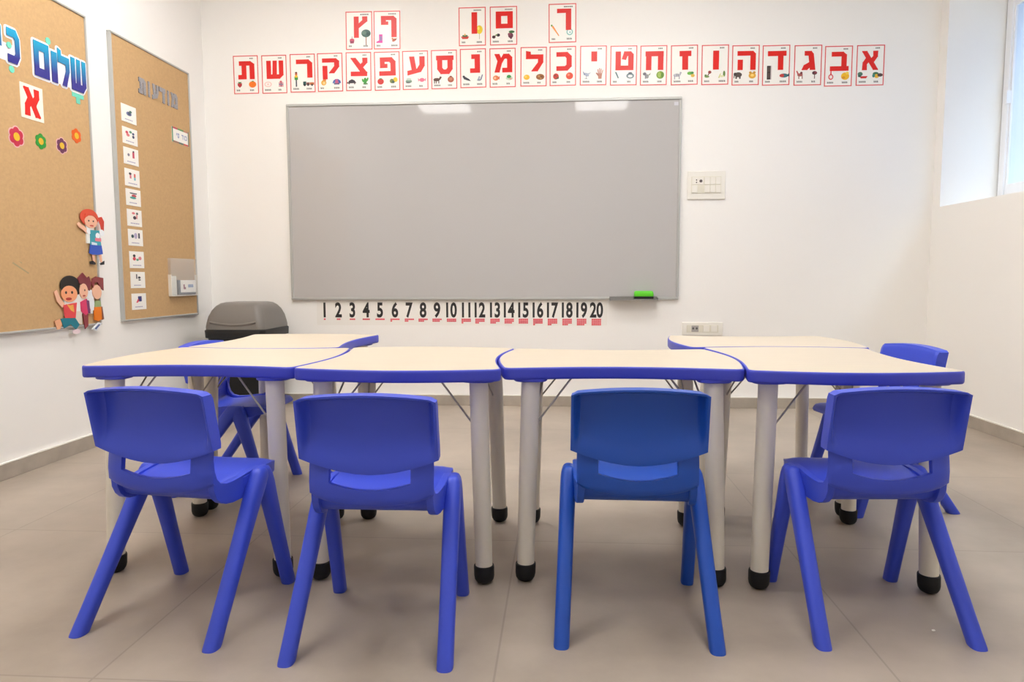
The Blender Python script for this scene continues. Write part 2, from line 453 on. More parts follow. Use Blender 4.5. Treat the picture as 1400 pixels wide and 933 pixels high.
CH = [(-.891, 1.619, -7.4, 'violet blue child chair turned slightly right, leftmost of the front row', 0),
      (-.401, 1.555, .4, 'violet blue child chair second from left in the front row, nearest the camera', 0),
      (.172, 1.658, -.6, 'cobalt blue child chair, greener blue than the other chairs, third in the front row', 1),
      (.722, 1.700, 3.5, 'violet blue child chair at the right end of the front row, turned slightly left', 0),
      (-1.243, 2.63, -90, 'violet blue child chair facing right, half hidden behind the left tables near the bin', 0),
      (1.124, 2.575, 101.5, 'violet blue child chair facing left, its back rising beyond the right end table', 0)]
for i, (x, y, a, lab, cob) in enumerate(CH):
    c = chair0 if i == 0 else copy_tree(chair0)
    c.location = (x, y, 0); c.rotation_euler = (0, 0, math.radians(a))
    tag(c, lab, 'chair', 'blue child chairs around the tables')
    if cob:
        for ch in c.children:
            ch.material_slots[0].link = 'OBJECT'; ch.material_slots[0].material = M['cobalt']

MB().rings([[(.0045*r*math.cos(a), .003*r*math.sin(a), z) for a in [PI*k/4+.2 for k in range(8)]] for z, r in ((0, .8), (.0015, 1), (.003, .55))]).build('paper_scrap', pc((240, 238, 232)))
sc = bpy.data.objects['paper_scrap']; sc.location = (.841, 1.605, 0); tag(sc, 'tiny white paper scrap on the floor beneath the rightmost front chair', 'scrap')

# ------------------------------------------------------------------ Hebrew block letters (unit box, drawn by hand)
LET = {
 'alef': [[(0, 1), (.26, 1), (1, 0), (.74, 0)], [(.72, 1), (.97, 1), (.96, .72), (.72, .42), (.58, .6), (.73, .74)], [(.27, .66), (.42, .46), (.26, .3), (.27, 0), (.02, 0), (.05, .38)]],
 'bet': [[(.08, .8), (.08, 1), (.7, 1), (.88, .85), (.88, .2), (.64, .2), (.64, .8)], [(0, 0), (1, 0), (1, .2), (0, .2)]],
 'gimel': [[(.28, .8), (.28, 1), (.62, 1), (.74, .85), (.85, 0), (.6, 0), (.5, .8)], [(.57, .4), (.6, .18), (.4, 0), (.14, 0), (.24, .22)]],
 'dalet': [[(0, .78), (1, .78), (1, 1), (0, 1)], [(.58, 0), (.83, 0), (.83, .8), (.58, .8)]],
 'he': [[(0, .8), (0, 1), (.86, 1), (1, .86), (1, 0), (.75, 0), (.75, .8)], [(.02, 0), (.26, 0), (.26, .52), (.02, .52)]],
 'vav': [[(.36, 0), (.64, 0), (.64, 1), (.36, 1)]],
 'zayin': [[(.2, .76), (.82, .76), (.82, 1), (.2, 1)], [(.36, 0), (.64, 0), (.64, .8), (.36, .8)]],
 'het': [[(0, .78), (1, .78), (1, 1), (0, 1)], [(.03, 0), (.29, 0), (.29, .8), (.03, .8)], [(.73, 0), (.99, 0), (.99, .8), (.73, .8)]],
 'tet': [[(0, 0), (1, 0), (1, .2), (0, .2)], [(0, .1), (.25, .1), (.25, 1), (0, 1)], [(.75, .1), (1, .1), (1, .86), (.86, 1), (.5, 1), (.5, .8), (.75, .8)], [(.5, 1), (.68, .9), (.56, .58), (.38, .62)]],
 'yod': [[(.36, .5), (.64, .5), (.64, 1), (.36, 1)]],
 'kaf': [[(.1, .8), (.1, 1), (.72, 1), (.95, .78), (.95, .22), (.72, 0), (.1, 0), (.1, .2), (.6, .2), (.7, .3), (.7, .7), (.6, .8)]],
 'lamed': [[(.02, .78), (.02, 1.22), (.24, 1.18), (.26, .98)], [(.02, .78), (.26, 1), (1, 1), (1, .55), (.68, 0), (.36, 0), (.74, .52), (.74, .78)]],
 'mem': [[(0, 1), (.24, 1), (.42, .6), (.2, .56)], [(.22, .78), (.44, .7), (.24, 0), (0, 0)], [(.32, .68), (.52, 1), (.82, 1), (1, .82), (1, 0), (.46, 0), (.46, .2), (.75, .2), (.75, .74), (.66, .8), (.54, .76), (.42, .56)]],
 'nun': [[(.3, .8), (.3, 1), (.76, 1), (.76, 0), (.22, 0), (.22, .2), (.5, .2), (.5, .8)]],
 'samekh': [[(0, .8), (1, .8), (1, 1), (0, 1)], [(.06, .82), (.31, .82), (.31, .32), (.42, .2), (.26, 0), (.06, .26)], [(.94, .82), (.69, .82), (.69, .32), (.58, .2), (.74, 0), (.94, .26)], [(.26, 0), (.74, 0), (.62, .2), (.38, .2)]],
 'ayin': [[(.12, 1), (.37, 1), (.5, .22), (.28, .16)], [(.74, 1), (1, 1), (1, .5), (.78, .16), (.0, -.02), (.0, .18), (.58, .3), (.74, .55)]],
 'pe': [[(.05, .8), (.05, 1), (.74, 1), (.95, .78), (.95, 0), (0, 0), (0, .2), (.7, .2), (.7, .7), (.6, .8)], [(.05, .45), (.28, .62), (.28, .85), (.05, .85)], [(.05, .45), (.45, .45), (.45, .62), (.05, .62)]],
 'tsadi': [[(0, 1), (.26, 1), (.96, .16), (.68, .1)], [(.72, 1), (.97, 1), (.97, .76), (.64, .42), (.52, .58), (.73, .76)], [(0, 0), (.95, 0), (.95, .2), (0, .2)]],
 'qof': [[(0, .8), (0, 1), (.82, 1), (1, .84), (1, .5), (.7, .1), (.42, .1), (.75, .52), (.75, .8)], [(.02, -.28), (.26, -.28), (.26, .52), (.02, .52)]],
 'resh': [[(0, .8), (0, 1), (.74, 1), (.95, .82), (.95, 0), (.69, 0), (.69, .8)]],
 'shin': [[(0, 0), (.78, 0), (1, .2), (1, 1), (.78, 1), (.78, .2), (0, .2)], [(0, .1), (.22, .1), (.22, 1), (0, 1)], [(.4, 1), (.6, 1), (.58, .12), (.36, .12)]],
 'tav': [[(.06, .8), (.06, 1), (.74, 1), (.97, .84), (.97, 0), (.72, 0), (.72, .8)], [(.22, .1), (.46, .1), (.46, .85), (.22, .85)], [(0, 0), (.46, 0), (.46, .2), (0, .2)]],
 'final_kaf': [[(.08, .8), (.08, 1), (.86, 1), (.86, -.28), (.6, -.28), (.6, .8)]],
 'final_mem': [[(.02, 0), (.98, 0), (.98, .22), (.02, .22)], [(.02, .78), (.98, .78), (.98, 1), (.02, 1)], [(.02, .2), (.28, .2), (.28, .8), (.02, .8)], [(.72, .2), (.98, .2), (.98, .8), (.72, .8)]],
 'final_nun': [[(.36, -.3), (.64, -.3), (.64, 1), (.36, 1)]],
 'final_pe': [[(.04, .8), (.04, 1), (.76, 1), (.93, .84), (.93, -.3), (.67, -.3), (.67, .8)], [(.04, .5), (.28, .5), (.28, .85), (.04, .85)], [(.04, .5), (.42, .5), (.42, .64), (.04, .64)]],
 'final_tsadi': [[(.18, -.3), (.42, -.3), (.42, 1), (.18, 1)], [(.7, 1), (.95, 1), (.95, .74), (.42, .3), (.42, .52), (.7, .78)]],
}
def letter(m, name, x0, z0, w, h, d0, d1):
    for p in LET[name]:
        m.prism([(x0+x*w, z0+z*h) for x, z in p], d0, d1); d1 += 3e-5
    return m
def outline_letter(m, name, x0, z0, w, h, d, d0, d1):
    for p in LET[name]:
        q = [(x0+x*w, z0+z*h) for x, z in p]; d1 += 2e-5; m.prism(q, d0, d1)
        for (ax, az), (bx, bz) in zip(q, q[1:]+q[:1]):
            L = math.hypot(bx-ax, bz-az); nx, nz = -(bz-az)/L*d, (bx-ax)/L*d
            d1 += 1e-5; m.prism([(ax+nx, az+nz), (ax-nx, az-nz), (bx-nx, bz-nz), (bx+nx, bz+nz)], d0, d1)
            d1 += 1e-5; m.oval(ax, az, d, d, d0, d1, 10)
    return m

def bold_letter(m, name, x0, z0, w, h, d, d0, d1):
    # heavy square-cornered print: the strokes grown by d on every side
    for p in LET[name]:
        q = [(x0+x*w, z0+z*h) for x, z in p]; d1 += 2e-5; m.prism(q, d0, d1)
        for (ax, az), (bx, bz) in zip(q, q[1:]+q[:1]):
            L = math.hypot(bx-ax, bz-az); tx, tz = (bx-ax)/L*d, (bz-az)/L*d
            d1 += 2e-5; m.prism([(ax-tz-tx, az+tx-tz), (ax+tz-tx, az-tx-tz), (bx+tz+tx, bz-tx+tz), (bx-tz+tx, bz+tx+tz)], d0, d1)
    return m

# ------------------------------------------------------------------ small printed pictures, drawn from ovals and polygons
def pic(parent, items, ox=0, oz=0, sx=1, sz=1, d=.0026, step=.00012, name='picture'):
    m = MB()
    for k, it in enumerate(items):
        a, b = d, d+.0004+step*k
        m.use(pc(it[1]))
        if it[0] == 'o':
            _, _, x, z, rx, rz = it[:6]; rot = it[6] if len(it) > 6 else 0
            m.oval(ox+x*sx, oz+z*sz, rx*sx, rz*sz, a, b, 18, rot)
        else:
            m.prism([(ox+x*sx, oz+z*sz) for x, z in it[2]], a, b)
    return m.build(name, None, parent, smooth=False)
def O(c, x, z, rx, rz, rot=0): return ('o', c, x, z, rx, rz, rot)
def P(c, *pts): return ('p', c, pts)
def Rc(c, x0, z0, x1, z1): return ('p', c, [(x0, z0), (x1, z0), (x1, z1), (x0, z1)])
# each picture lives in a box about -1..1 wide and 0..2 tall
ART = {
 'strawberry': [P((176, 38, 44), (-.8, 1.5), (.8, 1.5), (.7, .6), (0, 0), (-.7, .6)), P((60, 120, 50), (-.7, 1.9), (.7, 1.9), (.3, 1.4), (-.3, 1.4))],
 'orange': [O((244, 122, 24), 0, .95, 1.2, 1.0), O((90, 140, 50), .1, 1.9, .3, .15)],
 'outline': [O((244, 196, 190), 0, 1, 1.3, .9), O((250, 240, 236), 0, 1, 1.0, .65), O((244, 196, 190), 0, 1, .3, .3)],
 'gift': [Rc((214, 150, 160), -.7, .1, .8, 1.5), Rc((150, 70, 90), -.1, .1, .2, 1.5), Rc((120, 120, 150), -.7, .7, .8, .95), O((200, 90, 100), 0, 1.7, .4, .25)],
 'traffic_light': [Rc((50, 56, 70), -.22, -.2, .22, 2.2), Rc((60, 150, 60), -.6, 2.1, .6, 3.2), O((240, 200, 50), 0, 3.3, .55, .45), O((206, 110, 60), 0, 4.0, .45, .4), O((110, 60, 40), 0, 4.5, .4, .3)],
 'train': [Rc((30, 80, 80), -2.0, .3, -1.0, 1.4), Rc((120, 60, 50), -.9, .3, .1, 1.1), Rc((190, 110, 60), .2, .3, 1.6, 1.1), O((30, 40, 50), -1.5, .3, .35, .35), O((30, 40, 50), -.4, .3, .3, .3), O((30, 40, 50), .9, .3, .3, .3)],
 'monkey': [O((226, 170, 60), 0, .9, .9, .9), O((248, 206, 140), .1, .8, .5, .5), O((226, 140, 60), .3, 1.8, .6, .4)],
 'umbrella': [P((70, 90, 170), (-1.4, .6), (-1.1, 1.4), (-.4, 1.9), (.5, 1.9), (1.2, 1.4), (1.4, .6)), P((190, 90, 130), (-.6, .6), (-.3, 1.9), (.3, 1.9), (.6, .6)), P((80, 150, 190), (-1.0, .6), (-.8, 1.3), (-.5, .6)), Rc((90, 80, 120), -.9, .2, .9, .6)],
 'turtle': [P((52, 46, 54), (-1.5, .4), (-1.1, 1.3), (-.1, 1.8), (.9, 1.4), (1.5, .5)), Rc((90, 80, 80), -1.2, .1, -.8, .5), Rc((90, 80, 80), .7, .1, 1.1, .5), O((110, 100, 90), -1.5, .6, .4, .3)],
 'cactus': [O((60, 150, 60), 0, 1.0, .5, 1.1), O((70, 164, 70), -.7, 1.2, .3, .6, .4), O((70, 164, 70), .7, 1.5, .3, .7, -.4), Rc((80, 130, 80), -.6, 0, .8, .4)],
 'tomato': [O((206, 44, 42), 0, .9, 1.1, 1.0), O((70, 120, 50), 0, 1.8, .5, .2)],
 'flower_yellow': [O((238, 196, 40), .5, 1.3, .7, .75), O((120, 130, 70), -.6, .9, .7, .7), O((70, 96, 80), -.2, .6, .5, .4)],
 'cake': [O((120, 150, 130), 0, .7, 1.1, .6), O((196, 210, 200), 0, 1.4, .9, .4), O((90, 100, 100), -.2, .3, .8, .25)],
 'sweet': [O((232, 112, 140), 0, 1.0, .8, .6), P((240, 140, 160), (-.6, 1), (-1.3, 1.6), (-1.2, .5)), P((240, 140, 160), (.6, 1), (1.3, 1.6), (1.2, .5))],
 'horse': [O((84, 50, 36), -.3, 1.0, 1.1, .55), P((84, 50, 36), (.4, 1.1), (.9, 2.1), (1.5, 1.8), (1.3, 1.5), (.9, .9)), Rc((70, 42, 34), -1.2, -.3, -.9, 1), Rc((70, 42, 34), -.6, -.3, -.3, .8), Rc((70, 42, 34), .3, -.3, .6, 1)],
 'basket': [O((176, 92, 66), 0, .9, 1.0, .9), O((206, 130, 100), 0, 1.1, .6, .5), O((120, 60, 50), 0, 1.8, .4, .2)],
 'bird': [P((46, 50, 60), (-1.3, 1.9), (-.9, 1.9), (.9, .8), (1.5, .1), (.2, .4), (-.9, .8)), O((46, 50, 60), -.9, 1.6, .4, .4)],
 'candle': [P((170, 176, 190), (-.9, .2), (-.3, .2), (.2, 1.4), (-.3, 1.6)), P((120, 126, 150), (.1, .6), (.7, 2.1), (1.0, 2.0), (.5, .4)), O((150, 154, 170), -.2, .4, .6, .3)],
 'fish_orange': [O((222, 126, 76), 0, 1.0, 1.0, .85), P((206, 96, 60), (.6, .9), (1.3, 1.7), (1.2, .4)), O((246, 190, 150), -.3, 1.0, .4, .4)],
 'green_plate': [O((200, 214, 196), 0, .8, 1.1, .6), O((60, 150, 76), -.1, 1.3, .7, .5), O((220, 150, 140), .4, .6, .4, .2)],
 'lemon': [O((240, 188, 50), 0, .9, 1.0, .85), O((250, 214, 110), -.3, 1.1, .4, .35)],
 'bread': [O((150, 96, 50), 0, .9, 1.3, .9), O((190, 140, 80), -.4, 1.1, .35, .3), O((120, 70, 40), .5, .9, .35, .3), O((190, 140, 80), .2, .5, .3, .2)],
 'watermelon': [O((196, 60, 50), 0, 1, .95, 1.0), P((50, 90, 60), (-.6, .1), (.9, .2), (1.0, .9), (.2, .4)), O((120, 60, 50), -.3, 1.3, .3, .3)],
 'ball': [O((222, 76, 50), 0, 1, 1.1, 1.05), O((244, 140, 110), -.3, 1.3, .4, .35)],
 'dove': [O((168, 178, 196), .1, 1.4, .9, .5, -.5), P((140, 150, 176), (-1.2, 2.6), (-.8, 2.2), (-.2, 1.3), (-.8, 1.2)), P((180, 188, 204), (.3, 1.8), (1.6, 2.1), (.7, 1.2)), Rc((120, 126, 140), -.1, 0, .05, 1.1), Rc((120, 126, 140), -.5, 0, .4, .12)],
 'hand': [P((190, 132, 116), (-.5, 0), (.5, 0), (.7, 1.6), (-.6, 1.6)), P((190, 132, 116), (-.6, 1.5), (-.3, 1.5), (-.5, 2.9), (-.8, 2.8)), P((190, 132, 116), (-.25, 1.5), (.05, 1.5), (.0, 3.2), (-.25, 3.2)), P((190, 132, 116), (.1, 1.5), (.38, 1.5), (.5, 3.0), (.25, 3.1)), P((190, 132, 116), (.42, 1.4), (.7, 1.5), (1.0, 2.6), (.8, 2.7)), P((176, 116, 100), (-.5, .7), (-1.3, 1.7), (-1.1, 1.9), (-.4, 1.4))],
 'feather': [P((120, 150, 150), (-.6, 2.3), (.0, 2.2), (.8, .4), (.5, .1)), P((80, 100, 106), (-.3, 2.2), (-.1, 2.2), (.7, .2), (.5, .1))],
 'ring': [O((120, 140, 146), 0, .9, 1.2, .85), O((240, 240, 236), 0, .8, .7, .4), O((100, 110, 120), 0, 1.7, .6, .3)],
 'cat': [O((120, 116, 126), -.6, 1.6, .6, .5), O((150, 150, 150), .2, .8, .6, .7), P((150, 160, 140), (.3, 1.0), (1.4, 2.0), (1.2, 1.2)), Rc((130, 130, 140), -.5, 0, -.2, 1.2)],
 'cabbage': [O((124, 160, 56), 0, 1.1, 1.2, 1.15), O((164, 190, 96), -.3, 1.2, .5, .8), O((90, 130, 50), .6, 1.0, .3, .8)],
 'zebra': [O((190, 190, 196), -.2, 1.1, 1.1, .55), P((176, 176, 184), (.6, 1.2), (.9, 2.2), (1.5, 2.0), (1.0, .9)), Rc((150, 150, 160), -1.0, -.2, -.7, 1), Rc((150, 150, 160), .5, -.2, .8, 1), Rc((110, 110, 120), -.3, .7, -.1, 1.6), Rc((110, 110, 120), .2, .7, .4, 1.6)],
 'olive_branch': [O((110, 180, 76), -.4, 1.5, .8, .5), O((226, 190, 80), .5, .8, .6, .5), O((70, 140, 70), .3, 1.6, .5, .4)],
 'rose': [O((150, 60, 50), .6, 2.0, .55, .5), P((110, 60, 50), (.3, 1.8), (.6, 1.7), (-.1, .5), (-.4, .5)), O((120, 150, 80), -.3, .6, .8, .35), O((90, 120, 60), -.7, 1.0, .4, .3)],
 'curtain': [P((206, 206, 120), (-1.1, .1), (-.7, .1), (-.2, 1.6), (-.6, 1.2)), O((110, 140, 70), .7, 1.3, .35, .9), O((226, 226, 180), 0, .6, .7, .3)],
 'elephant': [O((86, 76, 70), 0, 1.3, 1.2, .8), Rc((86, 76, 70), -.9, 0, -.4, 1), Rc((86, 76, 70), .3, 0, .8, 1), O((66, 58, 56), -1.0, 1.5, .5, .5), P((66, 58, 56), (-1.4, 1.4), (-1.1, 1.3), (-1.3, .2), (-1.5, .2))],
 'duck': [O((224, 170, 60), 0, .9, 1.1, .9), O((250, 214, 120), 0, 1.0, .5, .4), O((206, 150, 50), -.6, 1.8, .4, .35), O((206, 150, 50), .6, 1.8, .4, .35)],
 'door': [Rc((60, 50, 50), -.6, -.2, .6, 4.2), Rc((90, 76, 70), -.35, .3, .35, 1.9), Rc((90, 76, 70), -.35, 2.3, .35, 3.8), Rc((220, 210, 206), .65, -.2, .95, 4.2)],
 'fish_red': [O((60, 110, 120), .3, .9, 1.3, .6), O((206, 66, 60), -.3, .9, .7, .5), P((40, 86, 100), (1.2, .9), (1.9, 1.7), (1.9, .5))],
 'camel': [O((170, 96, 90), -.1, 1.3, .9, .5), P((200, 90, 90), (-.9, 1.3), (-1.4, 2.6), (-1.0, 2.6), (-.4, 1.4)), O((120, 56, 60), .3, 1.9, .4, .4), Rc((150, 86, 80), -.6, 0, -.35, 1), Rc((150, 86, 80), .5, 0, .75, 1)],
 'poppy': [O((90, 50, 60), 0, 1.7, .75, .55), Rc((110, 80, 70), -.12, 0, .12, 1.4), O((150, 60, 70), .3, 1.8, .35, .3)],
 'bottle': [O((216, 70, 76), 0, .9, .8, .9), O((246, 230, 226), 0, .9, .5, .55), P((216, 70, 76), (-.25, 1.6), (.25, 1.6), (.15, 2.8), (-.15, 2.8))],
 'chick': [O((244, 190, 30), 0, 1.0, 1.2, 1.1), O((250, 214, 80), .6, 1.9, .5, .4), O((220, 150, 30), -.5, .6, .5, .35)],
 'boat': [P((214, 56, 50), (-1.2, .9), (1.6, .9), (1.1, .2), (-.5, .2)), O((80, 120, 96), -.8, 1.6, .8, .65), O((60, 90, 80), -1.0, 1.0, .5, .4)],
 'bus': [O((70, 120, 80), -.4, 1.4, .9, .6), O((226, 180, 50), -.1, .8, .7, .6), O((90, 70, 66), .9, 1.1, .8, .5), O((60, 130, 120), -1.0, .9, .4, .5)],
 'cupcake': [P((150, 60, 90), (-.6, 0), (.6, 0), (.8, 1.0), (-.8, 1.0)), O((206, 80, 110), 0, 1.2, .8, .4), Rc((120, 60, 70), -.08, 1.4, .08, 2.3)],
 'tree': [Rc((140, 80, 60), -.13, -.6, .13, 2.2), O((70, 104, 96), 0, 3.0, 1.5, 1.2), O((96, 130, 116), -.6, 3.2, .7, .6), O((52, 84, 80), .7, 2.8, .6, .5)],
 'boot': [P((226, 76, 176), (-1.2, 0), (.9, 0), (.9, 2.8), (-.3, 2.8), (-.3, .8), (-1.2, .4)), P((150, 130, 180), (0, .7), (.7, .7), (.7, 2.2), (0, 2.2))],
 'bird_red': [O((190, 96, 70), 0, .8, .7, .4, .5), P((150, 80, 60), (.3, 1.0), (1.0, 1.6), (.6, .7)), O((210, 130, 90), -.5, 1.2, .3, .3)],
 'toy_boat': [P((206, 60, 50), (-1.4, 1.0), (1.4, 1.0), (.9, .2), (-.9, .2)), O((70, 110, 70), 0, 1.2, 1.0, .35), P((230, 180, 90), (-.4, 1.3), (.3, 1.3), (0, 2.1))],
 'balloon': [O((228, 200, 40), 0, 2.9, 1.0, 1.3), O((246, 228, 120), -.3, 3.3, .35, .5), Rc((160, 150, 110), -.06, 0, .06, 1.7)],
 'olives': [O((70, 40, 44), -.8, .6, .6, .5), O((50, 40, 50), .7, 1.2, .6, .5), O((110, 140, 80), 0, 1.2, .5, .2, .5)],
 'grapes': [O((110, 50, 70), 0, .9, .8, .8), O((140, 70, 90), -.4, 1.3, .5, .4), O((90, 40, 60), .1, .2, .3, .4), O((60, 110, 60), .3, 2.0, .9, .4)],
 'carrot': [P((238, 140, 50), (-1.2, 3.2), (-.6, 3.4), (1.4, .2), (1.2, 0)), P((250, 186, 120), (-1.1, 3.2), (-.9, 3.2), (1.2, .2), (1.1, .2)), O((110, 160, 70), -1.1, 3.5, .3, .3)],
 'whistle': [O((130, 196, 190), 0, 1.2, 1.0, 1.0), O((240, 244, 240), 0, 1.2, .7, .7), O((150, 206, 200), .1, 1.1, .25, .25)],
}
CARDS = [  # letter, centre x, centre z, left art, right art, words
 ('tav', -1.940, 2.049, 'strawberry', 'orange', 'letter tav above a strawberry and an orange, first on the left'),
 ('shin', -1.761, 2.048, 'outline', 'gift', 'letter shin above faint pink pictures'),
 ('resh', -1.583, 2.051, 'traffic_light', 'train', 'letter resh beside a traffic light and a small train'),
 ('qof', -1.411, 2.052, 'monkey', 'umbrella', 'letter qof beside a blue domed picture'),
 ('tsadi', -1.235, 2.053, 'turtle', 'cactus', 'letter tsadi above a dark turtle and green cactus'),
 ('pe', -1.057, 2.052, 'tomato', 'flower_yellow', 'letter pe above a red round fruit and yellow flower'),
 ('ayin', -.884, 2.053, 'cake', 'sweet', 'letter ayin above a pale green cake and a pink sweet'),
 ('samekh', -.708, 2.054, 'horse', 'basket', 'letter samekh above a brown horse'),
 ('nun', -.531, 2.057, 'bird', 'candle', 'letter nun above a black bird'),
 ('mem', -.353, 2.056, 'fish_orange', 'green_plate', 'letter mem above an orange and a green picture'),
 ('lamed', -.168, 2.058, 'lemon', 'bread', 'letter lamed above a lemon and a brown loaf'),
 ('kaf', .008, 2.058, 'watermelon', 'ball', 'letter kaf above two red balls'),
 ('yod', .188, 2.057, 'dove', 'hand', 'short letter yod above a grey dove and a brown hand'),
 ('tet', .367, 2.053, 'feather', 'ring', 'letter tet above a grey feather and grey ring'),
 ('het', .544, 2.050, 'cat', 'cabbage', 'letter het beside a round green cabbage'),
 ('zayin', .725, 2.048, 'zebra', 'olive_branch', 'letter zayin above a pale zebra'),
 ('vav', .903, 2.045, 'rose', 'curtain', 'straight letter vav above a brown red rose'),
 ('he', 1.079, 2.039, 'elephant', 'duck', 'letter he above a dark elephant and a yellow picture'),
 ('dalet', 1.255, 2.035, 'door', 'fish_red', 'letter dalet beside a tall dark door'),
 ('gimel', 1.436, 2.031, 'camel', 'poppy', 'letter gimel above a reddish camel'),
 ('bet', 1.610, 2.022, 'bottle', 'chick', 'letter bet above a red bottle and a yellow ball shape'),
 ('alef', 1.790, 2.023, 'boat', 'bus', 'letter alef above a red boat, rightmost of the long row'),
 ('final_tsadi', -1.227, 2.294, 'cupcake', 'tree', 'final tsadi beside a green tree, upper row left end'),
 ('final_pe', -1.055, 2.293, 'boot', 'bird_red', 'final pe beside a pink boot, in the upper row'),
 ('final_nun', -.535, 2.300, 'toy_boat', 'balloon', 'final nun beside a yellow balloon, in the upper row'),
 ('final_mem', -.347, 2.300, 'olives', 'grapes', 'square final mem above dark grapes, in the upper row'),
 ('final_kaf', .005, 2.306, 'carrot', 'whistle', 'final kaf beside an orange carrot, alone in the upper row'),
]
def alphabet_card(name, cx, cz, la, ra, words):
    fin = name.startswith('final'); w, h = (.168, .229) if fin else (.162, .234)
    t = thing('alphabet_card', 'alphabet card with red ' + words, 'alphabet card', (cx, D, cz-h/2), 0, 'Hebrew alphabet cards above the whiteboard')
    t.rotation_euler.y = math.radians(random.uniform(-.5, .5))
    hw = w/2
    MB().rect(-hw, hw, 0, h, 0, .0018).build('card_sheet', M['paper'], t, smooth=False)
    m = MB(); a, b = .0022, .0078
    for r in ((-hw+a, hw-a, a, b), (-hw+a, hw-a, h-b, h-a), (-hw+a, -hw+b, b, h-b), (hw-b, hw-a, b, h-b)): m.rect(*r, .0018, .0022)
    m.build('border', M['pinkred'], t, smooth=False)
    lh = .091 if fin else (.092 if name == 'lamed' else .102); lw = .100
    lz = .103 if fin else .093
    if name == 'qof': lz, lh = .105, .092
    if name == 'alef': lw = .086
    lx = -.049 + (.012 if name in ('final_pe', 'final_nun', 'resh', 'final_kaf', 'nun') else .004)
    if name == 'final_tsadi': lx = -.046
    bold_letter(MB(), name, lx, lz, lw, lh, .0032, .0018, .0024).build('letter', M['red'], t, smooth=False)
    s = .0178
    pic(t, ART[la], -hw+.040, .040, s, s, .0018)
    pic(t, ART[ra], hw-.041, .040, s*1.08, s*1.08, .0018)
    m = MB()
    for x0, n in ((-hw+.020, random.randint(3, 5)), (hw-.058, random.randint(3, 5))):
        x = x0
        for k in range(n):
            q = random.uniform(.004, .0075); m.rect(x, x+q, .019, .0275, .0018, .0022)
            m.rect(x, x+q*.5, .0275, .030, .0018, .0022); x += q+.0018
    x = hw-.055 if not fin else hw-.075
    for k in range(3 if not fin else 6):
        q = random.uniform(.005, .008); m.rect(x, x+q, h-.024, h-.0165, .0018, .0022); x += q+.002
    m.build('caption', M['grey_ink'], t, smooth=False)
for c in CARDS: alphabet_card(*c)

# ------------------------------------------------------------------ whiteboard
WX0, WX1, WZ0, WZ1 = -1.688, .712, .663, 1.8634
t = thing('whiteboard', 'large grey looking whiteboard in a thin aluminium frame on the back wall', 'whiteboard', ((WX0+WX1)/2, D, WZ0))
W2, WH = (WX1-WX0)/2, WZ1-WZ0
MB().rect(-W2+.012, W2-.012, .012, WH-.012, 0, .014).build('writing_surface', M['board'], t, smooth=False)
m = MB(); f = .016
for r in ((-W2, W2, 0, f), (-W2, W2, WH-f, WH), (-W2, -W2+f, f, WH-f), (W2-f, W2, f, WH-f)): m.rect(*r, 0, .021)
m.build('frame', M['alu'], t, smooth=False, bevel=.003)
m = MB().rect(W2-.045, W2-.020, WH-.050, WH-.030, .014, .0146); m.build('maker_sticker', pc((205, 206, 212)), t, smooth=False)
m = MB(); m.use(mat('tray_metal', (140, 138, 135), .4, .5, metal=.3))
tx0, tx1 = .296-(WX0+WX1)/2, .583-(WX0+WX1)/2
m.box(tx0, tx1, -.075, -.018, -.002, .002).box(tx0, tx1, -.078, -.072, -.002, .006).box(tx0, tx1, -.022, -.016, -.002, .020)
m.box(tx0, tx0+.003, -.075, -.02, -.002, .012).box(tx1-.003, tx1, -.075, -.02, -.002, .012)
m.build('pen_tray', None, t, smooth=False)
e = thing('board_eraser', 'bright green board eraser with black felt lying in the pen tray', 'eraser', (.499, D-.047, WZ0+.0025))
MB().box(-.057, .057, -.023, .023, 0, .018).build('felt_pad', M['binbody'], e, smooth=False, bevel=.002)
m = MB(); n = 12
m.rings([[(x*k, .024*c*k2, .017+z) for x, c in ((-.057, -1), (.057, -1), (.057, 1), (-.057, 1))] for z, k, k2 in ((0, 1, 1), (.02, 1, 1), (.034, .93, .85))])
m.build('grip', M['green_felt'], e, smooth=False, bevel=.006)

# ------------------------------------------------------------------ number strips 1-20
STRIP_PAPER = mat('strip_paper', (240, 237, 231), .4, .4)
NX = [-1.484, -1.395, -1.306, -1.218, -1.130, -1.035, -.944, -.857, -.769, -.678, -.586, -.5, -.406, -.318, -.23, -.14, -.05, .04, .129, .219]
def text_mesh(s, h, sx):
    cu = bpy.data.curves.new('t', 'FONT'); cu.body = s; cu.size = h/.70; cu.align_x = 'CENTER'; cu.extrude = .0002; cu.offset = h*.044
    cu.resolution_u = 4
    o = bpy.data.objects.new('t', cu); COL.objects.link(o)
    bpy.context.view_layer.update()
    me = bpy.data.meshes.new_from_object(o.evaluated_get(bpy.context.evaluated_depsgraph_get()))
    bpy.data.objects.remove(o); bpy.data.curves.remove(cu)
    xs = [v.co.x for v in me.vertices]; c = (min(xs)+max(xs))/2
    for v in me.vertices: v.co = Vector(((v.co.x-c)*sx, -.0012-.0002-v.co.z, v.co.y))
    me.flip_normals()
    return me
